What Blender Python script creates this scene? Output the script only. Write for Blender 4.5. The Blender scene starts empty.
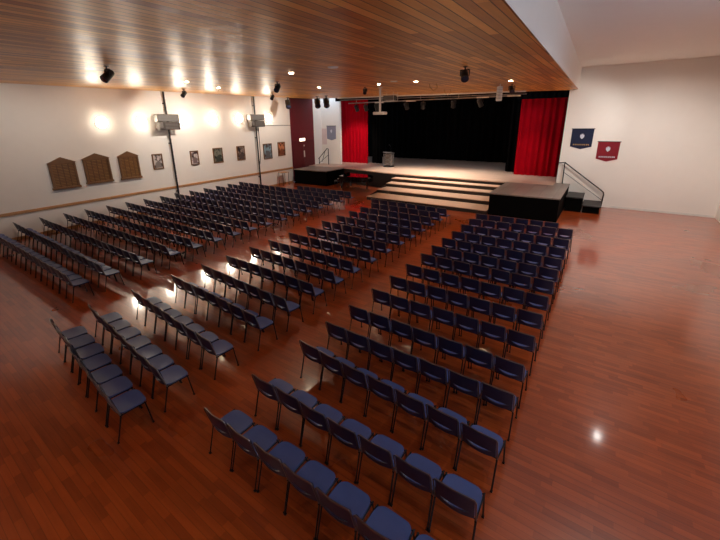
import bpy, math, random
from mathutils import Vector, Matrix
random.seed(7)
C = bpy.context.scene.collection
PI = math.pi

# ------------------------------------------------------------------ materials
def new_mat(name):
    m = bpy.data.materials.new(name); m.use_nodes = True
    nt = m.node_tree; b = nt.nodes['Principled BSDF']
    return m, nt, b
def lin(r, g, b):
    f = lambda c: (c/255/12.92) if c/255 <= .04045 else ((c/255+.055)/1.055)**2.4
    return (f(r), f(g), f(b), 1)
def plain(name, rgb, rough=.5, metal=0, noise=.06, scale=8, coat=0, spec=.5):
    m, nt, b = new_mat(name)
    c = lin(*rgb)
    tc = nt.nodes.new('ShaderNodeTexCoord'); n = nt.nodes.new('ShaderNodeTexNoise'); n.inputs['Scale'].default_value = scale
    n.inputs['Detail'].default_value = 4
    mr = nt.nodes.new('ShaderNodeMapRange'); mr.inputs['To Min'].default_value = 1-noise*2; mr.inputs['To Max'].default_value = 1+noise*2
    mx = nt.nodes.new('ShaderNodeMix'); mx.data_type = 'RGBA'; mx.blend_type = 'MULTIPLY'; mx.inputs[0].default_value = 1
    mx.inputs[6].default_value = c
    nt.links.new(tc.outputs['Object'], n.inputs['Vector']); nt.links.new(n.outputs['Fac'], mr.inputs['Value'])
    nt.links.new(mr.outputs[0], mx.inputs[7]); nt.links.new(mx.outputs[2], b.inputs['Base Color'])
    b.inputs['Roughness'].default_value = rough; b.inputs['Metallic'].default_value = metal
    b.inputs['Coat Weight'].default_value = coat; b.inputs['Specular IOR Level'].default_value = spec
    return m
def emis(name, rgb, s):
    m, nt, b = new_mat(name)
    b.inputs['Base Color'].default_value = (.8, .8, .8, 1)
    b.inputs['Emission Color'].default_value = lin(*rgb); b.inputs['Emission Strength'].default_value = s
    return m
def planks(name, ca, cb, w, length, rough, groove=.35, along='y', streak=.5, bump=.2, coat=0.0, crough=.12):
    """boards running along one axis, each with its own tone, dark joints between"""
    m, nt, b = new_mat(name); N = nt.nodes; L = nt.links
    geo = N.new('ShaderNodeTexCoord'); sep = N.new('ShaderNodeSeparateXYZ'); L.new(geo.outputs['Object'], sep.inputs[0])
    ax, al = ('X', 'Y') if along == 'y' else ('Y', 'X')
    def math_(op, a, bb=None):
        n = N.new('ShaderNodeMath'); n.operation = op
        for i, v in enumerate((a, bb)):
            if v is None: continue
            if isinstance(v, (int, float)): n.inputs[i].default_value = v
            else: L.new(v, n.inputs[i])
        return n.outputs[0]
    u = math_('DIVIDE', sep.outputs[ax], w); iu = math_('FLOOR', u); fu = math_('FRACT', u)
    off = N.new('ShaderNodeTexWhiteNoise'); off.noise_dimensions = '1D'; L.new(iu, off.inputs['W'])
    v = math_('ADD', math_('DIVIDE', sep.outputs[al], length), math_('MULTIPLY', off.outputs['Value'], 7.3)); iv = math_('FLOOR', v)
    cmb = N.new('ShaderNodeCombineXYZ'); L.new(iu, cmb.inputs[0]); L.new(iv, cmb.inputs[1])
    wn = N.new('ShaderNodeTexWhiteNoise'); wn.noise_dimensions = '2D'; L.new(cmb.outputs[0], wn.inputs['Vector'])
    mp = N.new('ShaderNodeMapping'); mp.inputs['Scale'].default_value = (14, .8, 1) if along == 'y' else (.8, 14, 1)
    L.new(geo.outputs['Object'], mp.inputs['Vector'])
    ns = N.new('ShaderNodeTexNoise'); ns.inputs['Scale'].default_value = 1.5; ns.inputs['Detail'].default_value = 5; L.new(mp.outputs[0], ns.inputs['Vector'])
    big = N.new('ShaderNodeTexNoise'); big.inputs['Scale'].default_value = .5; big.inputs['Detail'].default_value = 3; L.new(geo.outputs['Object'], big.inputs['Vector'])
    t = math_('ADD', math_('MULTIPLY', wn.outputs['Value'], 1-streak), math_('MULTIPLY', ns.outputs['Fac'], streak))
    t = math_('ADD', t, math_('MULTIPLY', math_('SUBTRACT', big.outputs['Fac'], .5), .8))
    mx = N.new('ShaderNodeMix'); mx.data_type = 'RGBA'; mx.inputs[6].default_value = lin(*ca); mx.inputs[7].default_value = lin(*cb); L.new(t, mx.inputs[0])
    d = math_('LESS_THAN', math_('ABSOLUTE', math_('SUBTRACT', fu, .5)), .5-.5*.09)
    g = N.new('ShaderNodeMapRange'); g.inputs['To Min'].default_value = groove; g.inputs['To Max'].default_value = 1; L.new(d, g.inputs['Value'])
    mm = N.new('ShaderNodeMix'); mm.data_type = 'RGBA'; mm.blend_type = 'MULTIPLY'; mm.inputs[0].default_value = 1
    L.new(mx.outputs[2], mm.inputs[6]); L.new(g.outputs[0], mm.inputs[7]); L.new(mm.outputs[2], b.inputs['Base Color'])
    bp = N.new('ShaderNodeBump'); bp.inputs['Strength'].default_value = bump; bp.inputs['Distance'].default_value = .01
    hh = math_('ADD', math_('MULTIPLY', d, .6), math_('MULTIPLY', ns.outputs['Fac'], .4)); L.new(hh, bp.inputs['Height']); L.new(bp.outputs[0], b.inputs['Normal'])
    rr = N.new('ShaderNodeMapRange'); rr.inputs['To Min'].default_value = rough*.7; rr.inputs['To Max'].default_value = rough*1.3
    L.new(big.outputs['Fac'], rr.inputs['Value']); L.new(rr.outputs[0], b.inputs['Roughness'])
    b.inputs['Coat Weight'].default_value = coat; b.inputs['Coat Roughness'].default_value = crough
    return m

M = {
 'floor': planks('parquet', (112, 40, 14), (186, 84, 32), .09, .5, .3, .7, 'x', .6, .04, 1.0, .1),
 'ceil': planks('ceiling_boards', (160, 86, 26), (255, 190, 98), .17, 3.0, .38, .12, 'y', .35, .6, 0.0),
 'deck': planks('stage_boards', (190, 158, 136), (216, 186, 164), .12, 2.4, .35, .8, 'x', .5, .05),
 'wing': planks('wing_boards', (118, 106, 98), (150, 138, 130), .6, 1.2, .4, .85, 'y', .4, .05),
 'wall': plain('painted_plaster', (236, 230, 220), .55, noise=.012, scale=3),
 'white': plain('white_plaster', (240, 234, 226), .6, noise=.01, scale=3),
 'rail': plain('rail_wood', (186, 138, 92), .4, noise=.1, scale=5),
 'maroon': plain('maroon_panel', (110, 22, 34), .6, noise=.08, scale=3),
 'maroon2': plain('maroon_door', (96, 18, 28), .45, noise=.05, scale=3),
 'black': plain('black_cloth', (7, 6, 6), .95, spec=.05),
 'blackpaint': plain('black_paint', (22, 21, 22), .45),
 'riser': plain('dark_riser', (34, 24, 18), .6),
 'tread': plain('step_wood', (206, 172, 148), .4, noise=.08, scale=4),
 'metal': plain('dark_steel', (28, 28, 32), .3, .6),
 'steel': plain('grey_steel', (150, 150, 150), .35, .8),
 'whitemetal': plain('white_metal', (225, 222, 215), .4),
 'chrome': plain('brushed_steel', (120, 112, 112), .28, .9),
 'shell': plain('blue_plastic', (70, 84, 134), .42, noise=.05),
 'back': plain('navy_plastic', (26, 32, 62), .35, noise=.05),
 'curtain': plain('red_velvet', (158, 2, 20), .9, noise=.08, scale=2, spec=.05),
 'boxgrey': plain('grey_casing', (104, 98, 92), .5),
 'boxdark': plain('dark_grille', (56, 44, 36), .6),
 'boardframe': plain('board_frame', (112, 78, 46), .4, noise=.12, scale=6),
 'piano': plain('piano_lacquer', (10, 10, 12), .08, coat=.6),
 'ivory': plain('ivory_keys', (230, 226, 215), .3),
 'navy': plain('navy_felt', (18, 28, 60), .85),
 'crimson': plain('crimson_felt', (130, 20, 36), .85),
 'greyban': plain('grey_felt', (138, 140, 158), .85),
 'silver': plain('silver_thread', (205, 208, 220), .5),
 'gold': plain('gold_thread', (176, 140, 84), .5),
 'poster': plain('pink_poster', (222, 202, 200), .7, noise=.05, scale=6),
 'lampglow': emis('globe_glow', (255, 240, 216), 62),
 'downglow': emis('downlight_glow', (255, 226, 180), 60),
 'exit': emis('sign_glow', (255, 235, 205), 4),
 'lens': plain('lens_glass', (40, 44, 60), .08, coat=.8),
}
# honour board panel: columns of small gilt lines on brown wood
def board_mat():
    m, nt, b = new_mat('gilt_lettered_wood'); N = nt.nodes; L = nt.links
    tc = N.new('ShaderNodeTexCoord'); br = N.new('ShaderNodeTexBrick'); mp = N.new('ShaderNodeMapping')
    sp = N.new('ShaderNodeSeparateXYZ'); cb = N.new('ShaderNodeCombineXYZ')
    L.new(tc.outputs['Object'], sp.inputs[0]); L.new(sp.outputs['Y'], cb.inputs['X']); L.new(sp.outputs['Z'], cb.inputs['Y'])
    L.new(cb.outputs[0], br.inputs['Vector'])
    br.inputs['Scale'].default_value = 1; br.inputs['Brick Width'].default_value = .22; br.inputs['Row Height'].default_value = .07
    br.inputs['Mortar Size'].default_value = .02; br.offset = 0
    br.inputs['Color1'].default_value = lin(150, 112, 62); br.inputs['Color2'].default_value = lin(128, 88, 46); br.inputs['Mortar'].default_value = lin(92, 58, 28)
    L.new(br.outputs['Color'], b.inputs['Base Color']); b.inputs['Roughness'].default_value = .35
    return m
M['board'] = board_mat()
def picture_mat(name, dark, light, seed):
    m, nt, b = new_mat(name); N = nt.nodes; L = nt.links
    tc = N.new('ShaderNodeTexCoord'); mp = N.new('ShaderNodeMapping'); mp.inputs['Location'].default_value = (seed, seed*2.1, seed*.7)
    n = N.new('ShaderNodeTexNoise'); n.inputs['Scale'].default_value = 5; n.inputs['Detail'].default_value = 3
    cr = N.new('ShaderNodeValToRGB'); cr.color_ramp.elements[0].color = lin(*dark); cr.color_ramp.elements[1].color = lin(*light)
    cr.color_ramp.elements[0].position = .42; cr.color_ramp.elements[1].position = .6
    L.new(tc.outputs['Object'], mp.inputs['Vector']); L.new(mp.outputs[0], n.inputs['Vector']); L.new(n.outputs['Fac'], cr.inputs['Fac'])
    L.new(cr.outputs['Color'], b.inputs['Base Color']); b.inputs['Roughness'].default_value = .3
    return m

# ------------------------------------------------------------------ mesh helpers
class MB:
    def __init__(s): s.v = []; s.f = []; s.mi = []
    def add(s, verts, faces, mi=0, mat=None):
        o = len(s.v)
        s.v += [tuple(mat @ Vector(p)) if mat else tuple(p) for p in verts]
        s.f += [tuple(i+o for i in f) for f in faces]; s.mi += [mi]*len(faces)
        return s
    def box(s, c, d, mi=0, mat=None, bev=0):
        x, y, z = d[0]/2, d[1]/2, d[2]/2
        if bev > 0:
            b = min(bev, x*.9, y*.9, z*.9); V = []; 
            for sx in (-1, 1):
                for sy in (-1, 1):
                    for sz in (-1, 1):
                        V += [(sx*x, sy*(y-b), sz*(z-b)), (sx*(x-b), sy*y, sz*(z-b)), (sx*(x-b), sy*(y-b), sz*z)]
            V = [(p[0]+c[0], p[1]+c[1], p[2]+c[2]) for p in V]
            idx = lambda sx, sy, sz, k: ((sx > 0)*4+(sy > 0)*2+(sz > 0))*3+k
            F = []
            for sg in (-1, 1):
                F.append([idx(sg, a, b_, 0) for a, b_ in ((-1, -1), (1, -1), (1, 1), (-1, 1))][::sg])
                F.append([idx(a, sg, b_, 1) for a, b_ in ((-1, -1), (1, -1), (1, 1), (-1, 1))][::-sg])
                F.append([idx(a, b_, sg, 2) for a, b_ in ((-1, -1), (1, -1), (1, 1), (-1, 1))][::sg])
            for a in (-1, 1):
                for b_ in (-1, 1):
                    F.append([idx(-1, a, b_, 1), idx(1, a, b_, 1), idx(1, a, b_, 2), idx(-1, a, b_, 2)])
                    F.append([idx(a, -1, b_, 0), idx(a, 1, b_, 0), idx(a, 1, b_, 2), idx(a, -1, b_, 2)])
                    F.append([idx(a, b_, -1, 0), idx(a, b_, 1, 0), idx(a, b_, 1, 1), idx(a, b_, -1, 1)])
                    for cc in (-1, 1): F.append([idx(a, b_, cc, k) for k in range(3)])
            return s.add(V, F, mi, mat)
        V = [(c[0]+i*x, c[1]+j*y, c[2]+k*z) for i in (-1, 1) for j in (-1, 1) for k in (-1, 1)]
        return s.add(V, [(0, 1, 3, 2), (4, 6, 7, 5), (0, 4, 5, 1), (2, 3, 7, 6), (0, 2, 6, 4), (1, 5, 7, 3)], mi, mat)
    def tube(s, pts, r, n=6, mi=0, mat=None, radii=None):
        P = [Vector(p) for p in pts]; V = []; F = []
        up = Vector((0, 0, 1)); last = None
        for i, p in enumerate(P):
            d = (P[min(i+1, len(P)-1)]-P[max(i-1, 0)]).normalized()
            a = last if last is not None else (Vector((1, 0, 0)) if abs(d.z) > .9 else up)
            u = (a-d*a.dot(d)).normalized(); w = d.cross(u); last = u
            rr = radii[i] if radii else r
            for k in range(n):
                t = 2*PI*k/n; V.append(p+u*rr*math.cos(t)+w*rr*math.sin(t))
        for i in range(len(P)-1):
            for k in range(n):
                F.append((i*n+k, i*n+(k+1) % n, (i+1)*n+(k+1) % n, (i+1)*n+k))
        F.append(tuple(range(n))[::-1]); F.append(tuple((len(P)-1)*n+k for k in range(n)))
        return s.add(V, F, mi, mat)
    def prism(s, poly, z0, z1, mi=0, mat=None):      # poly in xy; z0/z1 numbers or functions of (x,y)
        g = lambda z, p: z(p[0], p[1]) if callable(z) else z
        n = len(poly); V = [(p[0], p[1], g(z0, p)) for p in poly]+[(p[0], p[1], g(z1, p)) for p in poly]
        F = [tuple(range(n))[::-1], tuple(range(n, 2*n))]+[(i, (i+1) % n, n+(i+1) % n, n+i) for i in range(n)]
        return s.add(V, F, mi, mat)
    def lathe(s, prof, n=16, mi=0, mat=None):        # prof (r,z)
        V = []; F = []
        for r, z in prof:
            for k in range(n): V.append((r*math.cos(2*PI*k/n), r*math.sin(2*PI*k/n), z))
        for i in range(len(prof)-1):
            for k in range(n): F.append((i*n+k, i*n+(k+1) % n, (i+1)*n+(k+1) % n, (i+1)*n+k))
        F.append(tuple(range(n))[::-1]); F.append(tuple((len(prof)-1)*n+k for k in range(n)))
        return s.add(V, F, mi, mat)
    def mesh(s, name, mats, smooth=False):
        me = bpy.data.meshes.new(name); me.from_pydata(s.v, [], s.f)
        for m in (mats if isinstance(mats, (list, tuple)) else [mats]): me.materials.append(M[m] if isinstance(m, str) else m)
        me.polygons.foreach_set('material_index', s.mi)
        import bmesh
        b = bmesh.new(); b.from_mesh(me); bmesh.ops.recalc_face_normals(b, faces=b.faces); b.to_mesh(me); b.free()
        if smooth:
            me.polygons.foreach_set('use_smooth', [True]*len(me.polygons))
            me.set_sharp_from_angle(angle=math.radians(40))
        me.update(); return me
    def build(s, name, mats, parent=None, smooth=False, loc=None):
        o = bpy.data.objects.new(name, s.mesh(name, mats, smooth)); C.objects.link(o)
        if parent: o.parent = parent
        if loc: o.location = loc
        return o
def empty(name, loc=(0, 0, 0), rz=0):
    o = bpy.data.objects.new(name, None); C.objects.link(o); o.location = loc; o.rotation_euler = (0, 0, rz); o.empty_display_size = .1
    return o
def tag(o, label, cat, group=None):
    o['label'] = label; o['category'] = cat
    if group: o['group'] = group
    return o
def struct(o, label=None):
    o['kind'] = 'structure'
    if label: o['label'] = label; 
    return o
def copy_tree(o, parent=None):
    c = o.copy(); C.objects.link(c)
    if parent: c.parent = parent
    for ch in list(o.children): copy_tree(ch, c)
    return c
def T(x, y, z): return Matrix.Translation((x, y, z))
def RX(a): return Matrix.Rotation(a, 4, 'X')
def RY(a): return Matrix.Rotation(a, 4, 'Y')
def RZ(a): return Matrix.Rotation(a, 4, 'Z')

# ------------------------------------------------------------------ the room
XL, XR, YB = -20.06, 4.5, -3.0
YW, YL = 22.9, 24.6           # end wall right of the stage, end wall left of the stage
zc = lambda x, y: 5.93+(-1.7-x)*.0215       # timber ceiling falls slightly to the right
TOP = 6.95
struct(MB().prism([(XL, YB), (XR, YB), (XR, YW), (-2.07, YW), (-2.07, YL), (XL, YL)], -.12, 0).build('floor', 'floor'), 'glossy reddish brown parquet floor of the hall')
struct(MB().prism([(XL, YB), (-1.05, YB), (-1.35, 9), (-1.72, 22.9), (-1.72, 23.4), (XL, 23.4)], zc, lambda x, y: zc(x, y)+.18).build('ceiling', 'ceil'), 'low ceiling of glossy narrow timber boards')
f = MB(); f.add([(-1.02, YB, 5.915), (-1.32, 9, 5.92), (-1.69, YW, 5.925), (-1.69, YW, TOP), (-1.32, 9, TOP), (-1.02, YB, TOP),
                 (-1.15, YB, 6.11), (-1.45, 9, 6.11), (-1.82, YW, 6.12), (-1.82, YW, TOP), (-1.45, 9, TOP), (-1.15, YB, TOP)],
                [(0, 1, 4, 5), (1, 2, 3, 4), (6, 11, 10, 7), (7, 10, 9, 8), (0, 5, 11, 6), (2, 8, 9, 3), (3, 9, 10, 4), (4, 10, 11, 5), (0, 6, 7, 1), (1, 7, 8, 2)])
struct(f.build('trim_1', 'white'), 'white bulkhead along the right edge of the timber ceiling')
struct(MB().prism([(-1.8, YB), (XR, YB), (XR, YW+.3), (-1.8, YW+.3)], TOP, TOP+.1).build('ceiling_upper', 'white'), 'raised white ceiling on the right side')
w = MB().box((XL-.15, (YB+20.85)/2, 3.4), (.3, 20.85-YB, 7.2)); w.box((XL-.15, 24.2, 3.4), (.3, 1.2, 7.2))
struct(w.build('wall_left', 'wall'), 'long cream wall on the left with pictures')
struct(MB().box(((XL-.3-18.1)/2, YL+.1, 3.4), (18.1*-1+20.36, .2, 7.2)).build('wall_back_left', 'white'), 'white end wall left of the stage curtain')
struct(MB().box(((-2.07+XR+.3)/2, YW+.15, 3.5), (XR+.3+2.07, .3, 7.1)).build('wall_back', 'white'), 'white end wall right of the stage')
# right wall with three unseen window openings, added to let in cool fill
w = MB(); WZ0, WZ1 = 2.6, 5.2; edges = [YB-.3, -1.5, 1.5, 3.5, 6.5, 8.5, 11.5, YW]
for i in range(0, 7, 2):
    w.box((XR+.15, (edges[i]+edges[i+1])/2, 3.5), (.3, edges[i+1]-edges[i], 7.1))
for i in range(1, 7, 2):
    a, b = edges[i], edges[i+1]
    w.box((XR+.15, (a+b)/2, WZ0/2), (.3, b-a, WZ0)); w.box((XR+.15, (a+b)/2, (WZ1+7.05)/2), (.3, b-a, 7.05-WZ1))
struct(w.build('wall_right', 'white'), 'white wall on the right')
for n, i in enumerate(range(1, 7, 2)):
    a, b = edges[i], edges[i+1]; fr = MB()
    for yy in (a+.03, (a+b)/2, b-.03): fr.box((XR+.15, yy, (WZ0+WZ1)/2), (.08, .06, WZ1-WZ0))
    for zz in (WZ0+.03, WZ1-.03): fr.box((XR+.15, (a+b)/2, zz), (.08, b-a, .06))
    struct(fr.build('added_window_%d' % (n+1), 'whitemetal'))
struct(MB().box(((XL+XR)/2, YB-.15, 3.5), (XR-XL+.6, .3, 7.1)).build('wall_rear', 'white'), 'white wall behind the viewer')
r = MB().box((XL+.02, (YB+20.85)/2, 1.13), (.05, 20.85-YB, .13), bev=.012)
struct(r.build('trim_2', 'rail'), 'tan wooden rail along the left wall')
struct(MB().box((XL+.012, (YB+20.85)/2, .06), (.025, 20.85-YB, .12)).build('baseboard_left', 'rail'))
struct(MB().box(((XR-.1)/2+.3, YW-.012, .05), (XR-.6, .02, .1)).build('baseboard_back', 'whitemetal'))
# tall maroon door bay in the left wall
dr = empty('door_1', (XL, 22.2, 0)); dr['kind'] = 'structure'; dr['label'] = 'tall maroon door bay left of the stage'
MB().box((-.1, .03, 3.4), (.16, 2.76, 6.8)).build('door_panel', 'maroon', dr)
for sy in (-.62, .62):
    lf = MB().box((.0, sy, 2.15), (.05, 1.2, 2.1), bev=.01).build('door_leaf', 'maroon2', dr)
hn = MB().box((.05, .05, 2.1), (.04, .12, .5), bev=.01).box((.05, .05, 2.75), (.04, .1, .12), bev=.01).build('door_plate', 'whitemetal', dr)

# ------------------------------------------------------------------ the stage
SZ = 1.1
st = tag(empty('stage', (-9, 22, 0)), 'wide raised stage with pale wooden deck and dark front', 'stage')
poly = [(-22.4, YL+.21), (-18.1, YL+.21), (-18.1, YL-.01), (XL+.01, YL-.01), (XL+.01, 22.75), (-16.4, 22.75), (-12.4, 21.95), (-11.5, 21.9), (-4.45, 21.9), (-2.08, 21.9), (-2.08, 32), (-22.4, 32)]
off = [(x+9, y-22) for x, y in poly]
MB().prism(off, SZ-.06, SZ).build('deck', 'deck', st)
ff = MB(); front = [(XL+.02, 22.8), (-16.4, 22.8), (-12.4, 22.0), (-11.5, 21.95), (-2.1, 21.95)]
for (x0, y0), (x1, y1) in zip(front, front[1:]):
    ff.add([(x0+9, y0-22, 0), (x1+9, y1-22, 0), (x1+9, y1-22, SZ-.06), (x0+9, y0-22, SZ-.06), (x0+9, y0-22+.05, 0), (x1+9, y1-22+.05, 0), (x1+9, y1-22+.05, SZ-.06), (x0+9, y0-22+.05, SZ-.06)],
           [(0, 1, 2, 3), (4, 7, 6, 5), (0, 4, 5, 1), (3, 2, 6, 7), (0, 3, 7, 4), (1, 5, 6, 2)])
ff.build('front_panel', 'blackpaint', st)
# broad steps
ss = tag(empty('stage_steps', (-8, 20, 0)), 'broad flight of four pale wooden steps with dark risers up to the stage', 'steps')
ys = [18.15, 19.4, 20.55, 21.3]; x0, x1 = -11.5, -4.46
for i, yy in enumerate(ys):
    h = SZ*(i+1)/5
    ye = ys[i+1]+.03 if i < 3 else 21.93
    MB().box(((x0+x1)/2+8, (yy+ye)/2-20, h-.02), (x1-x0, ye-yy, .04), bev=.008).build('tread', 'tread', ss)
    MB().box(((x0+x1)/2+8, yy+.03-20+.01, (h-.04)/2+(0 if i == 0 else SZ*i/10)), (x1-x0-.04, .04, h-.04-(0 if i == 0 else SZ*i/5))).build('riser', 'riser', ss)
MB().prism([(x0+8, ys[0]+.06-20), (x0+8+.03, ys[0]+.06-20), (x0+8+.03, 1.9), (x0+8, 1.9)], 0, lambda x, y: .17 if y < -1 else .8).build('side_panel', 'riser', ss)
# side platforms
def wing(name, pts, label, cx, cy):
    o = tag(empty(name, (cx, cy, 0)), label, 'platform')
    P = [(x-cx, y-cy) for x, y in pts]
    MB().prism(P, SZ-.05, SZ+.005).build('platform_top', 'wing', o)
    k = [(x*.985, y*.985) for x, y in P]
    MB().prism(k, 0, SZ-.05).build('skirt', 'black', o)
    return o
wing('side_platform', [(-4.42, 18.2), (-1.4, 18.3), (-1.4, 22.85), (-2.1, 22.85), (-2.1, 21.88), (-4.42, 21.88)], 'black sided platform jutting out right of the broad steps', -2.9, 20.5)
wing('side_platform', [(-19.6, 20.45), (-16.5, 20.6), (-16.42, 22.72), (-19.6, 22.72)], 'black sided platform in the corner below the maroon door bay', -18.2, 21.6)
# small steps at the right
sm = tag(empty('side_steps', (-.65, 21.9, 0)), 'small black steps down from the right platform beside the end wall', 'steps')
for x, h in ((-1.01, .74), (-.25, .38)):
    MB().box((x+.65, -.17, h-.03), (.74 if h > .5 else .78, 1.56, .06), bev=.01).build('step_top', 'blackpaint', sm)
    MB().box((x+.65, -.15, (h-.06)/2), (.7, 1.48, h-.06)).build('step_body', 'black', sm)
def rail(label, pts_list, cx, cy):
    o = tag(empty('handrail', (cx, cy, 0)), label, 'handrail')
    for nm, pts, r_ in pts_list:
        MB().tube([(x-cx, y-cy, z) for x, y, z in pts], r_, 8).build(nm, 'metal', o, True)
yr = 22.75
rail('thin black handrail beside the small steps right of the stage', [
  ('top_rail', [(-2.05, yr, 2.2), (-1.78, yr, 2.24), (.0, yr, .92), (.14, yr, .8), (.17, yr, .68), (.14, yr, 0)], .03),
  ('post', [(-1.76, yr, SZ), (-1.78, yr, 2.22)], .026), ('mid_rail', [(-1.77, yr, 1.72), (.14, yr, .38)], .012)], -1, yr)
yr = 23.9
rail('thin steel handrail on the stage beside the left end wall', [
  ('top_rail', [(-18.85, yr, SZ+.02), (-18.85, yr, 2.42), (-18.95, yr, 2.45), (-19.92, yr, 1.55)], .035),
  ('post', [(-19.85, yr, SZ), (-19.85, yr, 1.6)], .03), ('mid_rail', [(-18.87, yr, 1.9), (-19.85, yr, 1.2)], .02), ('brace', [(-19.55, yr, 1.3), (-19.2, yr, 2.2)], .02)], -19.3, yr)

# stage house: black drapes around and above
for nm_, c_, d_ in (('wall_stage_back', (-12.2, 32.2, 3.6), (20.6, .2, 7.4)), ('wall_stage_left', (-22.5, 28.5, 3.6), (.1, 7.4, 7.4)), ('wall_stage_right', (-1.9, 27.6, 3.6), (.1, 8.8, 7.4)), ('ceiling_stage', (-12.2, 28.4, 7.35), (20.6, 7.8, .1))):
    struct(MB().box(c_, d_).build(nm_, 'black'))
def fold(x0, x1, y, z0, z1, amp, pitch, mi=0, jit=.3, taper=0):
    mb = MB(); n = max(8, int(abs(x1-x0)/pitch*10)); V = []; F = []; ph = 0
    rnd = random.Random(int(abs(x0*100)))
    for i in range(n+1):
        t = i/n; x = x0+(x1-x0)*t; ph += 2*PI*(abs(x1-x0)/n)/pitch*(1+jit*math.sin(i*.37+rnd.random()))
        d = amp*math.sin(ph)+amp*.3*math.sin(ph*.37)
        for k in range(7):
            z = z0+(z1-z0)*k/6; a = 1-.35*k/6
            V.append((x, y+d*a, z))
    m0 = len(V)
    V += [(x, yy+.02, z) for x, yy, z in V]
    for i in range(n):
        for k in range(6):
            a = i*7+k; F.append((a, a+7, a+8, a+1)); F.append((m0+a, m0+a+1, m0+a+8, m0+a+7))
    return mb.add(V, F, mi)
def curtain(name, x0, x1, y, z0, z1, mat, label, amp=.09, pitch=.34, cat='curtain'):
    cx = (x0+x1)/2
    o = fold(x0-cx, x1-cx, 0, 0, z1-z0, amp, pitch).build(name, mat, None, True, (cx, y, z0))
    return tag(o, label, cat)
curtain('stage_curtain', -19.7, -16.35, 26.1, SZ+.005, 6.3, 'curtain', 'red pleated curtain at the left side of the stage', .06)
curtain('stage_curtain', -4.72, -2.3, 25.1, SZ+.005, 5.72, 'curtain', 'red pleated curtain at the right side of the stage', .06)
curtain('drape', -16.3, -15.3, 26.6, SZ+.005, 6.6, 'black', 'narrow black drape beside the left red curtain')
curtain('drape', -5.5, -4.5, 26.2, SZ+.005, 6.4, 'black', 'narrow black drape beside the right red curtain')
curtain('backdrop', -22, -2.4, 31.4, SZ+.005, 6.9, 'black', 'wide black backdrop across the rear of the stage', .1, .6, 'backdrop')
curtain('valance', -4.9, -2.12, 24.4, 5.62, 6.5, 'black', 'black valance above the right red curtain', .05, .3, 'curtain')
struct(MB().box((-10, 24.1, 6.62), (16.2, .1, 1.1)).build('trim_3', 'black'), 'black border over the stage opening')

# ------------------------------------------------------------------ chairs
# backrest faces -Y (towards the rear of the hall), seat reaches to +Y
SH = .45
def seat_mb(mi=0):
    mb = MB(); nx, ny = 8, 7; V = []; 
    for lay in (0, 1):
        for j in range(ny+1):
            for i in range(nx+1):
                u = -1+2*i/nx; v = -1+2*j/ny
                x = u*.225*(1-.10*max(0, v)**2); y = v*.205
                k = (abs(u)**6+abs(v)**6)       # rounded corners
                s_ = 1/(k**(1/6)) if k > 1 else 1
                x *= s_ if abs(u) == 1 or abs(v) == 1 else 1; y *= s_ if abs(u) == 1 or abs(v) == 1 else 1
                z = SH-.012*(1-u*u)*(1-v*v)-.018*max(0, v)**3+.012*max(0, -v)**2-.022*(lay == 0)
                V.append((x, y+.245, z))
    F = []; n1 = nx+1; o = (ny+1)*n1
    for j in range(ny):
        for i in range(nx):
            a = j*n1+i; F.append((a, a+n1, a+n1+1, a+1)); a += o; F.append((a, a+1, a+n1+1, a+n1))
    ring = [i for i in range(n1)]+[j*n1+nx for j in range(1, ny+1)]+[ny*n1+i for i in range(nx-1, -1, -1)]+[j*n1 for j in range(ny-1, 0, -1)]
    for a, b in zip(ring, ring[1:]+ring[:1]): F.append((a, b, b+o, a+o))
    return mb.add(V, F, mi)
def back_mb(mi=0):
    """curved shell: upper panel, smile-shaped hand slot, lower lip"""
    mb = MB(); nx = 10; V = []; F = []
    def pt(u, z, d):
        lean = (z-.46)*-.2
        y = .03+lean-.03*(1-u*u)+d
        return (u*.218, y, z)
    def rows(u):
        top = .815-.012*abs(u)**4; c = (1-u*u)
        slot = max(0, 1-abs(u/.72)**2.5)
        zs = .575-.035*c          # slot centre line sags in the middle
        return [.475-.0*c-.02*c, zs-.03*slot, zs+.03*slot, top]
    for d in (0, .02):
        for i in range(nx+1):
            u = -1+2*i/nx
            for z in rows(u): V.append(pt(u, z, d))
    o = 4*(nx+1)
    for i in range(nx):
        a = i*4; b = a+4
        for k in (0, 2): F.append((a+k, b+k, b+k+1, a+k+1)); F.append((o+a+k, o+a+k+1, o+b+k+1, o+b+k))
        u0, u1 = -1+2*i/nx, -1+2*(i+1)/nx
        if max(abs(u0), abs(u1)) > .68+.13:
            F.append((a+1, b+1, b+2, a+2)); F.append((o+a+1, o+a+2, o+b+2, o+b+1))
        else:
            F.append((a+1, o+a+1, o+b+1, b+1)); F.append((a+2, b+2, o+b+2, o+a+2))
        F.append((a, o+a, o+b, b)); F.append((a+3, b+3, o+b+3, o+a+3))
    for a in (0, nx*4):
        for k in range(3): F.append((a+k, a+k+1, o+a+k+1, o+a+k))
    return mb.add(V, F, mi)
def rail_mb(mi=0, n=6):     # tube hoop round the backrest
    pts = [(-.235, .045, .44), (-.236, -.045, .79), (-.215, -.052, .822), (0, -.075, .832), (.215, -.052, .822), (.236, -.045, .79), (.235, .045, .44)]
    return MB().tube(pts, .011, n, mi)
def frame_mb(mi=0, n=6):
    mb = MB()
    for s_ in (-1, 1): mb.tube([(s_*.232, .03, .432), (s_*.228, .42, .425)], .011, n, mi)
    mb.tube([(-.228, .4, .422), (.228, .4, .422)], .011, n, mi); mb.tube([(-.232, .07, .424), (.232, .07, .424)], .01, n, mi)
    return mb
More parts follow.
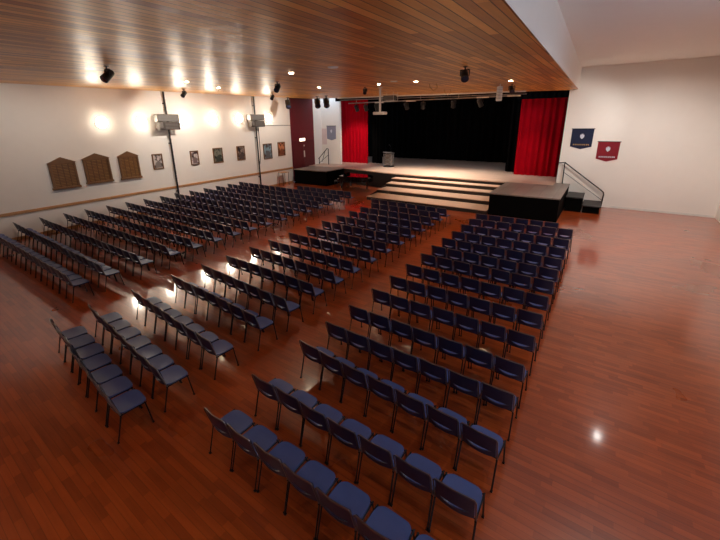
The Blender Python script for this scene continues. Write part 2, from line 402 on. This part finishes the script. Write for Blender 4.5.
def leg_mb(s_, rear, mi=0, n=6):
    if rear: return MB().tube([(s_*.234, .05, .43), (s_*.24, -.06, .012)], .011, n, mi).box((s_*.24, -.062, .008), (.03, .03, .016), mi)
    return MB().tube([(s_*.228, .40, .425), (s_*.236, .455, .012)], .011, n, mi).box((s_*.236, .456, .008), (.03, .03, .016), mi)
me_seat = seat_mb().mesh('seat', 'shell', True); me_back = back_mb().mesh('backrest', 'back', True)
me_rail = rail_mb().mesh('back_frame', 'chrome', True); me_frame = frame_mb().mesh('seat_frame', 'metal', True)
me_legs = [leg_mb(s_, r_).mesh('leg', 'metal', True) for s_ in (-1, 1) for r_ in (0, 1)]
low = MB()
for mb, mi in ((seat_mb(), 0), (back_mb(), 1), (rail_mb(0, 4), 3), (frame_mb(0, 4), 2)):
    low.add(mb.v, mb.f, mi)
for s_ in (-1, 1):
    for r_ in (0, 1): mb = leg_mb(s_, r_, 0, 4); low.add(mb.v, mb.f, 2)
me_low = low.mesh('stacking_chair', ['shell', 'back', 'metal', 'chrome'], True)

def make_chair():
    r_ = empty('stacking_chair')
    for nm, me in [('seat', me_seat), ('backrest', me_back), ('back_frame', me_rail), ('seat_frame', me_frame)]+[('leg', m_) for m_ in me_legs]:
        o = bpy.data.objects.new(nm, me); C.objects.link(o); o.parent = r_
    return r_
CAM = Vector((0, 0, 4.645))
R_ = [(0.8148398524, 0.5793702646, -0.019134039), (0.1520083121, -0.2454076535, -0.9574280948), (-0.5594010082, 0.7772420345, -0.2880370322)]
def project(p):
    d = Vector(p)-CAM; a = [sum(R_[i][k]*d[k] for k in range(3)) for i in range(3)]
    return (346+360.18*a[0]/a[2], 228.5+360.18*a[1]/a[2], a[2]) if a[2] > .1 else (-999, -999, a[2])
# rows: backrest y at the left end and right end, x of first chair's left edge, number of chairs
P_ = .507
RB = [(14.98, 15.1), (14.05, 14.45), (13.09, 13.1), (12.11, 12.12), (11.21, 11.12), (10.3, 10.22), (9.48, 9.38), (8.5, 8.45), (7.57, 7.53), (6.67, 6.63), (5.75, 5.67), (4.93, 4.88), (4.17, 3.95), (3.06, 3.03), (2.22, 2.2)]
MBk = [(15.35, 15.15), (14.5, 14.35), (13.55, 13.45), (12.65, 12.5), (11.75, 11.55), (10.76, 10.65), (9.82, 9.7), (8.88, 8.75), (7.92, 7.8), (7.11, 6.95), (6.2, 6.1), (5.35, 5.15), (4.48, 4.3), (3.47, 3.2), (2.55, 2.25), (1.85, 1.5)]
LB = [(16.25, 16.25), (15.45, 15.2), (14.55, 14.25), (13.65, 13.4), (12.75, 12.5), (11.83, 11.6), (10.9, 10.8), (10.03, 9.9), (9.12, 9.0), (8.22, 8.2), (7.33, 7.35), (6.4, 6.5), (5.55, 5.65), (4.65, 4.7), (3.75, 3.7), (2.85, 2.9)]
blocks = [('right', -4.09, 7, RB), ('centre', -8.93, 7, MBk), ('left', -19.9, 17, LB)]
ordn = ['first', 'second', 'third', 'fourth', 'fifth', 'sixth', 'seventh', 'eighth', 'ninth', 'tenth', 'eleventh', 'twelfth', 'thirteenth', 'fourteenth', 'fifteenth', 'sixteenth', 'seventeenth']
spots = []
for bname, xs, n, rows in blocks:
    for ri, (ya, yb) in enumerate(rows):
        x0_, n_, k0 = xs, n, 0
        if bname == 'centre' and ri == 0: x0_, n_ = xs-P_, n+1
        if bname == 'left' and ri == 0: k0 = 9
        if bname == 'right' and ri == 0: n_ = 6
        sk = math.atan2(yb-ya, P_*n_)
        for k in range(k0, n_):
            t = (k+.5)/n_
            x = x0_+P_*(k+.5)+random.uniform(-.008, .008); y = ya+(yb-ya)*t+random.uniform(-.015, .015)
            spots.append((bname, ri, k, n_, x, y, sk+random.uniform(-.02, .02), k0))
def seen(x, y):
    pts = [project((x+dx, y+dy, z)) for dx in (-.2, .2) for dy, z in ((0, .8), (.05, .47), (.42, .45), (0, .55))]
    return any(78 < p[0] < 614 and 50 < p[1] < 407 for p in pts)
vis = [s for s in spots if seen(s[4], s[5])]; hid = [s for s in spots if not seen(s[4], s[5])]
vis.sort(key=lambda s: (Vector((s[4], s[5], .5))-CAM).length)
proto = None
for i, (bn, ri, k, n_, x, y, a, k0) in enumerate(vis[:300]):
    dist = (Vector((x, y, .5))-CAM).length
    if dist < 15.5:
        if proto is None: proto = make_chair(); o = proto
        else: o = copy_tree(proto)
    else:
        o = bpy.data.objects.new('stacking_chair', me_low); C.objects.link(o)
    o.location = (x, y, 0); o.rotation_euler = (0, 0, a)
    if bn == 'left': pos = ('%s from its right end' % ordn[n_-1-k]) if k < n_-1 else 'at its right end'
    else: pos = ('%s from its left end' % ordn[k]) if 0 < k < n_-1 else ('at its left end' if k == 0 else 'at its right end')
    tag(o, 'blue chair in the %s block, row %s from the stage, %s' % (bn, ordn[ri], pos), 'chair', 'rows of blue chairs in the %s block' % bn)
rest = MB()
for (bn, ri, k, n_, x, y, a, k0) in vis[300:]+hid:
    mt = T(x, y, 0) @ RZ(a)
    o_ = len(rest.v); rest.v += [tuple(mt @ Vector(p)) for p in low.v]; rest.f += [tuple(j+o_ for j in f_) for f_ in low.f]; rest.mi += low.mi
o = rest.build('stacking_chairs', ['shell', 'back', 'metal', 'chrome'], None, True)
tag(o, 'dense far rows of blue chairs towards the left wall', 'chairs'); o['kind'] = 'stuff'

# ------------------------------------------------------------------ left wall furnishings
def facing_x(name, loc): return empty(name, loc)
globe_lab = ['leftmost round glowing wall lamp above the gabled boards', 'second round glowing wall lamp from the left, before the near pole', 'round glowing wall lamp just right of the near pole',
             'round glowing wall lamp midway between the two poles', 'round glowing wall lamp just left of the far pole', 'rightmost round glowing wall lamp beyond the far pole']
for (y, z), lb in zip([(7.89, 4.76), (9.77, 4.78), (12.16, 4.83), (14.07, 4.87), (16.04, 4.88), (18.6, 4.9)], globe_lab):
    o = tag(empty('wall_lamp', (XL, y, z)), lb, 'lamp', 'round lamps along the left wall')
    MB().lathe([(.28, 0), (.29, .02), (.27, .05)], 24, mat=RY(PI/2)).build('lamp_base', 'whitemetal', o, True)
    MB().lathe([(.255, .045), (.24, .09), (.18, .135), (.09, .16), (.01, .165)], 24, mat=RY(PI/2)).build('lamp_globe', 'lampglow', o, True)
for y, cable, lb in ((11.13, 0, 'dark slender pole on the left wall nearer the viewer'), (17.35, 1, 'dark slender pole on the left wall nearer the stage')):
    o = tag(empty('wall_pole', (XL+.13, y, 0)), lb, 'pole')
    MB().tube([(0, 0, 0), (0, 0, 6.3)], .05, 8).build('pole', 'blackpaint', o, True)
    for z in (.9, 3.6, 5.7): MB().box((-.08, 0, z), (.12, .14, .05)).build('bracket', 'blackpaint', o)
    if cable: MB().tube([(0, .1, 5.0), (.02, .18, 4.2), (0, .2, 3.2), (.02, .16, 2.3), (0, .08, 1.8)], .022, 6).build('cable', 'blackpaint', o, True)
    b = tag(empty('wall_unit', (XL+.4, y-.18, 4.74)), 'boxy grey unit mounted on the %s dark pole' % ('far' if cable else 'near'), 'wall unit', 'grey units on the wall poles')
    w_ = 1.2
    MB().box((0, 0, .2), (.42, w_, .38), bev=.03).build('casing', 'boxgrey', b)
    MB().box((.02, .03, -.21), (.4, w_*.95, .42), bev=.03).build('lower_casing', 'boxdark', b)
    g = MB()
    for k in range(5): g.box((.225, .12, -.36+.075*k), (.02, w_*.6, .03))
    g.build('grille', 'boxgrey', b)
    MB().box((.23, -.45, -.15), (.03, .16, .3), bev=.01).build('vent', 'boxgrey', b)
def gable_board(y0, y1, z0, z1, lb):
    cy = (y0+y1)/2; o = tag(empty('honour_board', (XL+.02, cy, z0)), lb, 'board', 'gabled wooden boards on the left wall')
    W = y1-y0; H = z1-z0
    MB().box((.03, 0, H/2), (.05, W-.12, H-.1)).build('lettered_panel', 'board', o)
    fr = MB()
    for s_ in (-1, 1): fr.box((.045, s_*(W/2-.05), H/2-.03), (.09, .1, H-.06), bev=.012)
    fr.box((.05, 0, .05), (.1, W+.08, .1), bev=.012).box((.045, 0, H-.08), (.09, W, .08), bev=.01)
    fr.build('frame', 'boardframe', o)
    MB().add([(.0, -W/2-.05, H-.05), (.0, W/2+.05, H-.05), (.0, 0, H+.2), (.09, -W/2-.05, H-.05), (.09, W/2+.05, H-.05), (.09, 0, H+.2)],
             [(0, 2, 1), (3, 4, 5), (0, 1, 4, 3), (1, 2, 5, 4), (2, 0, 3, 5)]).build('pediment', 'boardframe', o)
gable_board(6.74, 7.87, 1.93, 3.16, 'wide wooden honour board with gilt lines and gable top, nearer the left edge')
gable_board(8.29, 9.26, 1.93, 3.14, 'narrower wooden honour board with gable top, beside the first portrait')
gable_board(5.4, 6.43, 1.87, 3.1, 'wooden board cut by the left edge of the photo')
pics = [(10.0, 10.57, 2.25, 3.08, (70, 62, 58), (200, 190, 182), 'grey portrait left of the near dark pole'),
        (12.24, 12.78, 2.26, 3.08, (60, 34, 34), (206, 196, 190), 'brown portrait with pale figure right of the near pole'),
        (13.8, 14.5, 2.2, 3.13, (18, 26, 22), (120, 120, 106), 'dark green portrait midway between the two poles'),
        (15.62, 16.28, 2.2, 3.13, (34, 22, 24), (150, 130, 118), 'dark portrait just left of the far pole'),
        (17.93, 18.75, 2.05, 3.14, (70, 50, 48), (130, 160, 170), 'blue toned portrait just right of the far pole'),
        (19.36, 20.1, 2.16, 3.17, (80, 34, 20), (200, 130, 90), 'orange brown portrait nearest the maroon door bay')]
for i, (ya, yb, z0, z1, c0, c1, lb) in enumerate(pics):
    cy = (ya+yb)/2; W = yb-ya; H = z1-z0
    o = tag(empty('portrait', (XL+.005, cy, z0)), 'framed '+lb, 'picture', 'framed portraits on the left wall')
    fr = MB()
    for s_ in (-1, 1): fr.box((.03, s_*(W/2-.03), H/2), (.05, .06, H), bev=.008)
    for z in (.03, H-.03): fr.box((.03, 0, z), (.05, W-.1, .06), bev=.008)
    fr.build('frame', 'boardframe', o)
    MB().box((.02, 0, H/2), (.025, W-.1, H-.1)).build('canvas', picture_mat('portrait_paint_%d' % i, c0, c1, i*3.7+1), o)
    fg = MB().lathe([(W*.13, 0), (W*.12, .004)], 16, 0, T(.034, W*.05, H*.66) @ RY(PI/2) @ Matrix.Diagonal((1.25, 1, 1, 1)))
    fg.add([(.034, -W*.27, .08), (.034, W*.3, .08), (.034, W*.24, H*.42), (.034, W*.08, H*.52), (.034, -W*.02, H*.52), (.034, -W*.2, H*.4)] , [(0, 1, 2, 3, 4, 5)], 1)
    fg.build('sitter', [plain('skin_tone_%d' % i, c1, .5), plain('coat_tone_%d' % i, tuple(int(a*.6+b*.4) for a, b in zip(c0, c1)), .5)], o)
tag(MB().tube([(XL+.02, 17.6, 4.42), (XL+.02, 20.8, 4.35)], .02, 6).build('wall_cable', 'boxgrey'), 'thin grey cable running along the left wall to the maroon bay', 'cable')
t_ = tag(empty('side_table', (-19.6, 19.35, 0)), 'small pale table with thin legs against the left wall near the corner', 'table')
MB().box((0, 0, .98), (.5, .7, .04), bev=.01).build('tabletop', 'rail', t_)
for sx in (-1, 1):
    for sy in (-1, 1): MB().tube([(sx*.2, sy*.3, 0), (sx*.2, sy*.3, .96)], .016, 6).build('leg', 'metal', t_)
o = tag(empty('lit_sign', (XL+.08, 22.05, 3.12)), 'small lit white sign on the maroon door bay', 'sign')
MB().box((-.03, 0, .1), (.06, .66, .26), bev=.01).build('casing', 'whitemetal', o); MB().box((.005, 0, .1), (.02, .58, .18)).build('sign_face', 'exit', o)

# ------------------------------------------------------------------ banners on the end walls
def banner(cx, y, zt, w_, h, mat, lb, band):
    o = tag(empty('banner', (cx, y, zt-h)), lb, 'banner')
    MB().add([(-w_/2, -.02, h), (w_/2, -.02, h), (w_/2*.98, -.02, .13), (0, -.02, 0), (-w_/2*.98, -.02, .13), (-w_/2, 0, h), (w_/2, 0, h), (w_/2*.98, 0, .13), (0, 0, 0), (-w_/2*.98, 0, .13)],
             [(0, 4, 3, 2, 1), (5, 6, 7, 8, 9), (0, 1, 6, 5), (1, 2, 7, 6), (2, 3, 8, 7), (3, 4, 9, 8), (4, 0, 5, 9)]).build('cloth', mat, o)
    MB().tube([(-w_/2-.03, -.02, h+.01), (w_/2+.03, -.02, h+.01)], .018, 6).build('rod', 'metal', o)
    c = MB().add([(-.09, -.026, h*.72), (.09, -.026, h*.72), (.09, -.026, h*.6), (0, -.026, h*.5), (-.09, -.026, h*.6)], [(0, 4, 3, 2, 1)])
    c.add([(-.05, -.028, h*.76), (.05, -.028, h*.76), (.03, -.028, h*.72), (-.03, -.028, h*.72)], [(0, 3, 2, 1)])
    c.build('crest', 'silver', o)
    g = MB()
    n = 9
    for k in range(n):
        x = -w_*.34+w_*.68*k/(n-1)
        g.box((x, -.024, .23-.0*k), (w_*.045, .006, .07)); 
        if k % 2: g.box((x+.02, -.024, .255), (w_*.06, .006, .018))
    g.build('embroidered_band', band, o)
banner(-1.2, YW-.001, 3.97, .97, 1.02, 'navy', 'navy blue pennant banner with silver crest on the right end wall', 'gold')
banner(-.0, YW-.001, 3.34, .92, .98, 'crimson', 'crimson pennant banner with pale crest on the right end wall', 'silver')
banner(-19.0, YL-.001, 4.2, .95, 1.15, 'greyban', 'grey blue pennant banner on the left end wall', 'greyban')
tag(MB().box((-19.75, YL-.012, 3.35), (.5, .02, 1.3)).build('poster', 'poster'), 'pale pink poster on the left end wall beside the grey banner', 'poster')

# ------------------------------------------------------------------ lectern, piano
o = tag(empty('lectern', (-13.78, 25.0, SZ)), 'grey lectern with microphone standing at the left of the stage', 'lectern')
MB().box((0, 0, .04), (.7, .5, .08), bev=.015).build('base', 'blackpaint', o)
b_ = MB()
for sx in (-1, 1):
    for sy in (-1, 1): b_.tube([(sx*.32, sy*.18, .08), (sx*.32, sy*.18, 1.0)], .035, 8)
    for k in range(3): b_.tube([(sx*.32, -.18, .1+.3*k), (sx*.32, .18, .4+.3*k)], .015, 6)
for k in range(3): b_.tube([(-.32, -.18, .1+.3*k), (.32, -.18, .4+.3*k)], .018, 6); b_.tube([(.32, -.18, .1+.3*k), (-.32, -.18, .4+.3*k)], .018, 6)
b_.build('frame', 'steel', o, True)
MB().box((0, .05, .55), (.58, .24, .86), bev=.02).build('front_panel', plain('lectern_grey', (120, 108, 98), .4), o)
MB().box((0, 0, 1.08), (.76, .52, .05), 0, T(0, 0, 0) @ T(0, 0, 1.08) @ RX(-.2) @ T(0, 0, -1.08), .01).build('reading_top', 'steel', o)
MB().tube([(.12, .1, 1.1), (.12, .14, 1.4), (.1, .05, 1.62), (.08, .0, 1.66)], .012, 6).build('microphone_stalk', 'metal', o, True)
MB().tube([(.08, 0, 1.66), (.05, -.08, 1.67)], .032, 8).build('microphone', 'metal', o, True)

o = tag(empty('grand_piano', (-13.8, 20.7, 0)), 'black grand piano in the recess left of the broad steps', 'piano')
case = [(-1.1, -.72), (-.2, -.72), (.6, -.6), (1.05, -.35), (1.15, 0), (1.0, .4), (.5, .62), (-.1, .72), (-1.1, .72)]
MB().prism(case, .62, .93).build('case', 'piano', o)
MB().prism([(x*1.02, y*1.02) for x, y in case], .935, .965).build('lid', 'piano', o)
MB().box((-1.2, 0, .68), (.26, 1.44, .1), bev=.01).build('key_bed', 'piano', o)
kb = MB()
for k in range(36): kb.box((-1.22, -.63+k*.036, .745), (.15, .032, .025))
kb.build('keys', 'ivory', o)
MB().box((-.95, 0, 1.03), (.03, .8, .14), 0, None, .01).build('music_desk', 'piano', o)
for x, y in ((-1.0, -.58), (-1.0, .58), (.75, -.02)):
    l = MB().lathe([(.07, .08), (.05, .14), (.06, .4), (.085, .62)], 10, mat=T(x, y, 0)).build('leg', 'piano', o, True)
    MB().lathe([(.03, 0), (.04, .04), (.03, .09)], 8, mat=T(x, y, 0)).build('castor', 'gold', l, True)
ly = MB().tube([(-.85, -.06, .62), (-.85, -.06, .12)], .015, 6).tube([(-.85, .06, .62), (-.85, .06, .12)], .015, 6).box((-.87, 0, .1), (.12, .24, .05), bev=.01)
ly.build('pedal_lyre', 'piano', o)
o = tag(empty('piano_stool', (-15.5, 20.75, 0)), 'black piano stool beside the keyboard of the grand piano', 'stool')
MB().box((0, 0, .5), (.36, .7, .08), bev=.03).build('seat', 'blackpaint', o)
for sx in (-1, 1):
    for sy in (-1, 1): MB().tube([(sx*.14, sy*.3, 0), (sx*.14, sy*.3, .47)], .02, 6).build('leg', 'blackpaint', o)

# ------------------------------------------------------------------ ceiling fittings
def cz(x, y): return zc(x, y)
dl = [(-8.3, 8.81, 'near the middle of the timber ceiling, closest to the viewer'), (-11.44, 13.96, 'left of the hanging white projector pole'), (-8.26, 14.05, 'just before the hanging white pole'),
      (-6.46, 13.79, 'between the white pole and the square dark speaker'), (-3.4, 15.6, 'beside the black lamp nearest the right edge'), (-13.6, 8.6, 'left of the ceiling centre near the pair of faint lights'),
      (-15.2, 11.2, 'close to the near dark pole side of the ceiling')]
for x, y, lb in dl:
    o = tag(empty('downlight', (x, y, cz(x, y))), 'small bright recessed downlight '+lb, 'light', 'recessed downlights in the timber ceiling')
    MB().lathe([(.1, -.012), (.1, 0)], 16).build('trim_ring', 'whitemetal', o, True)
    MB().lathe([(.068, -.02), (.07, -.012)], 16).build('bulb', 'downglow', o, True)
for x, y, lb in ((-6.39, 8.43, 'pale oval ceiling fitting, unlit, near the top middle'), (-7.1, 13.2, 'pale ceiling fitting, unlit, left of the lit downlight')):
    tag(MB().lathe([(.13, -.03), (.15, 0)], 20).build('ceiling_fitting', 'whitemetal', None, True, (x, y, cz(x, y))), lb, 'fitting')
def lamp_can(x, y, z, tilt, az, s_, lb, cat='spotlight', grp='black lamps under the timber ceiling', nm='spotlight'):
    o = tag(empty(nm, (x, y, z)), lb, cat, grp)
    MB().tube([(0, 0, 0), (0, 0, -.12*s_)], .025*s_, 8).box((0, 0, -.01), (.12*s_, .12*s_, .02)).build('mount', 'blackpaint', o)
    mt = T(0, 0, -.3*s_) @ RZ(az) @ RX(tilt)
    y_ = MB().box((0, 0, -.12*s_), (.34*s_, .03, .03))
    for k in (-1, 1): y_.box((k*.16*s_, 0, -.22*s_), (.02, .04, .2*s_))
    y_.build('yoke', 'blackpaint', o)
    MB().lathe([(.09*s_, -.22*s_), (.12*s_, -.18*s_), (.13*s_, .1*s_), (.14*s_, .24*s_)], 14, mat=mt).build('housing', 'blackpaint', o, True)
    MB().lathe([(.11*s_, .24*s_), (.09*s_, .25*s_)], 14, mat=mt).build('lens', 'lens', o, True)
    return o
cans = [(-11.07, 4.75, 1.15, 'large black lamp hanging at the top left corner of the ceiling'), (-17.6, 10.9, 1.1, 'black lamp above the left wall near the near pole'),
        (-16.6, 15.9, 1.1, 'black lamp above the left wall near the far pole'), (-10.87, 10.72, 1.1, 'black lamp hanging in mid ceiling left of centre'),
        (-9.67, 15.18, .9, 'black lamp hanging close left of the white pole'), (-3.47, 10.47, 1.1, 'square black lamp near the top right of the ceiling'), (-3.7, 17.3, 1.1, 'black lamp near the white hanging cylinder')]
for x, y, s_, lb in cans: lamp_can(x, y, cz(x, y), 2.2, .4, s_*.68, lb)
for x, y, z, az, lb in ((-18.38, 19, 6.2, .9, 'tilted black spotlight in front of the maroon bay'), (-15.75, 19, 6.15, .8, 'left one of two tilted black spotlights before the left end wall'), (-15.1, 19.1, 6.15, .8, 'right one of two tilted black spotlights before the left end wall')):
    lamp_can(x, y, z, 2.3, az, 1.35, lb)
# lighting bars
o = tag(empty('lighting_bar', (-9.4, 21, 5.95)), 'long thin white lighting bar hung before the stage', 'bar')
MB().tube([(-6.2, 0, .15), (5.6, 0, -.08)], .04, 8).build('bar', 'whitemetal', o, True)
MB().tube([(-6.2, .25, .02), (5.6, .25, -.2)], .02, 8).build('lower_tube', 'steel', o, True)
for k in range(5):
    x = -5.5+k*2.6; MB().tube([(x, 0, .12-.02*k), (x, 0, .22)], .015, 6).build('hanger', 'steel', o)
o2 = tag(empty('lighting_bar', (-10.2, 23, 5.8)), 'second lighting bar close to the stage opening', 'bar')
MB().tube([(-5.9, 0, .02), (5.6, 0, -.02)], .035, 8).build('bar', 'steel', o2, True)
for k in range(5):
    x = -5.2+k*2.5; MB().tube([(x, 0, 0), (x, 0, .28)], .015, 6).build('hanger', 'steel', o2)
for x in (-3.6, -1.2, 3.4, 5.1): MB().tube([(x, -.06, -.02), (x+.7, -.06, -.03)], .04, 8).build('tube_fitting', 'whitemetal', o2, True)
nth = ['leftmost', 'second from left', 'third from left', 'fourth from left', 'fifth from left', 'sixth from left', 'rightmost']
for k, x in enumerate((-15.4, -14.6, -13.7, -11.4, -10.2, -8.2, -6.6)):
    lamp_can(x, 23.0, 5.78, 2.5, random.uniform(-.5, .5)+PI, 1.0, 'dark stage lamp hung from the second bar, '+nth[k], 'spotlight', 'stage lamps on the second bar', 'stage_lamp')
# white pole with plate and projector
o = tag(empty('projector_mount', (-9.1, 15.6, cz(-9.1, 15.6))), 'white drop pole with a flat white unit at its bottom end', 'mount')
MB().tube([(0, 0, 0), (0, 0, -1.1)], .05, 10).build('pole', 'whitemetal', o, True)
MB().lathe([(.12, 0), (.12, -.03)], 14).build('ceiling_plate', 'whitemetal', o, True)
MB().box((0, 0, -1.16), (.58, .4, .13), bev=.03).build('flat_unit', 'whitemetal', o)
o = tag(empty('projector', (-9.9, 18, 6.02)), 'boxy pale projector in a cage right of the white pole', 'projector')
MB().box((0, 0, -.28), (.6, .42, .22), bev=.02).build('body', 'boxgrey', o)
cg = MB()
for sx in (-.34, .34):
    for sy in (-.24, .24): cg.tube([(sx, sy, -.44), (sx, sy, 0)], .012, 6)
for z in (-.44, -.12):
    for sx in (-.34, .34): cg.tube([(sx, -.24, z), (sx, .24, z)], .01, 6)
    for sy in (-.24, .24): cg.tube([(-.34, sy, z), (.34, sy, z)], .01, 6)
cg.build('cage', 'whitemetal', o)
MB().lathe([(.07, 0), (.06, .05)], 12, mat=T(.1, .21, -.28) @ RX(-PI/2)).build('lens', 'lens', o, True)
o = tag(empty('hanging_speaker', (-4.1, 17, cz(-4.1, 17))), 'white cylinder hanging below the ceiling right of the stage centre', 'speaker')
MB().tube([(0, 0, 0), (0, 0, -.1)], .02, 6).build('hook', 'whitemetal', o)
MB().lathe([(.1, -.68), (.12, -.66), (.12, -.12), (.1, -.1)], 16).build('cylinder', 'whitemetal', o, True)
g = MB()
for k in range(8): g.lathe([(.122, -.6+k*.06), (.122, -.585+k*.06)], 16)
g.build('grille', 'boxgrey', o)
for x, y, lb in ((-6.3, 15.2, 'thin loop of cable hanging right of the white pole'), (-7.1, 19.0, 'thin loop of cable hanging over the stage centre')):
    z = cz(x, y); tag(MB().tube([(x-.2, y, z), (x-.16, y, z-.14), (x, y, z-.28), (x+.16, y, z-.16), (x+.1, y, z)], .014, 6).build('hanging_cable', 'gold', None, True), lb, 'cable')

# ------------------------------------------------------------------ light
def light(kind, name, loc, e, col, **k):
    d = bpy.data.lights.new(name, kind); d.energy = e; d.color = col
    for a, b in k.items():
        if a != 'aim': setattr(d, a, b)
    o = bpy.data.objects.new(name, d); C.objects.link(o); o.location = loc
    if 'aim' in k: o.rotation_euler = (Vector(k['aim'])-Vector(loc)).to_track_quat('-Z', 'Y').to_euler()
    return o
WARM = (1, .78, .55)
for x, y, lb in dl:
    light('SPOT', 'downlight_beam', (x, y, cz(x, y)-.04), 180, WARM, spot_size=2.2, spot_blend=.8, shadow_soft_size=.07, aim=(x, y, 0))
for x in (-16.5, -11.5, -5.5):  # unseen downlights behind the camera, added as warm fill
    for y in (-1.5,):
        light('SPOT', 'downlight_beam', (x, y, cz(x, y)-.04), 130, WARM, spot_size=2.2, spot_blend=.8, shadow_soft_size=.07, aim=(x, y, 0))
# spots added under the ceiling to brighten the left wall
for y, e in ((4, 150), (7.5, 130), (11.6, 520), (14.5, 180), (18.6, 420)):
    light('SPOT', 'wall_beam', (-16.4, y, 5.95), e, (1, .93, .85), spot_size=1.9, spot_blend=.9, shadow_soft_size=.1, aim=(-20, y, 3.6))
# stage lamps
for x, y, tx, ty, e in ((-12.5, 23, -12.0, 23.2, 950), (-10, 23, -9.5, 23.3, 1250), (-7.6, 23, -7.2, 23.3, 950), (-9, 20.9, -8, 20.9, 1000)):
    light('SPOT', 'stage_beam', (x, y-.1, 5.4), e, (1, .88, .75), spot_size=1.5, spot_blend=.9, shadow_soft_size=.1, aim=(tx, ty, 1.1))
light('SPOT', 'curtain_beam', (-15.2, 22.6, 5.3), 700, (1, .82, .7), spot_size=.9, spot_blend=.8, shadow_soft_size=.1, aim=(-17.3, 26.1, 2.6))
light('SPOT', 'curtain_beam', (-5.4, 22.2, 5.3), 200, (1, .82, .7), spot_size=.8, spot_blend=.9, shadow_soft_size=.1, aim=(-3.4, 25, 1.7))
light('SPOT', 'wall_beam', (-15.6, 19, 5.7), 2600, (1, .95, .88), spot_size=1.1, spot_blend=.8, shadow_soft_size=.1, aim=(-19.3, 24.6, 3.2))
# spots added under the raised white ceiling to brighten the right wall and floor
for y, e in ((2, 200), (8, 300), (14, 450), (18.5, 700)):
    light('SPOT', 'high_fill', (1.3, y, TOP-.1), e, (1, .95, .9), spot_size=2.5, spot_blend=.9, shadow_soft_size=.06, aim=(1.0, y+2, 0))

light('SPOT', 'high_fill', (1.6, 17.5, TOP-.12), 420, (1, .96, .92), spot_size=.8, spot_blend=.9, shadow_soft_size=.06, aim=(-1.2, 22.0, 4.7))  # added spot brightening the upper end wall on the right
wd = bpy.data.worlds.new('World'); bpy.context.scene.world = wd; wd.use_nodes = True
bg = wd.node_tree.nodes['Background']; bg.inputs['Color'].default_value = (.62, .78, 1, 1); bg.inputs['Strength'].default_value = 3
for i in range(1, 7, 2):  # portals guiding world light through the added window openings
    a, b = edges[i], edges[i+1]
    l = light('AREA', 'added_window_daylight', (XR+.28, (a+b)/2, (WZ0+WZ1)/2), 1, (1, 1, 1), shape='RECTANGLE', size=b-a, size_y=WZ1-WZ0, aim=(0, (a+b)/2, (WZ0+WZ1)/2))
    l.data.cycles.is_portal = True

# ------------------------------------------------------------------ camera
cam = bpy.data.cameras.new('camera'); co = bpy.data.objects.new('camera', cam); C.objects.link(co)
cam.sensor_width = 36; cam.lens = 360.18*36/720; cam.shift_x = 14/720; cam.shift_y = -41.5/720; cam.clip_end = 200
r, d, f = [Vector(v) for v in R_]
m3 = Matrix((r, -d, -f)).transposed()
co.matrix_world = T(*CAM) @ m3.to_4x4()
S = bpy.context.scene; S.camera = co
S.view_settings.view_transform = 'Standard'; S.view_settings.look = 'None'; S.view_settings.gamma = 1; S.view_settings.exposure = .14
S.view_settings.use_curve_mapping = False
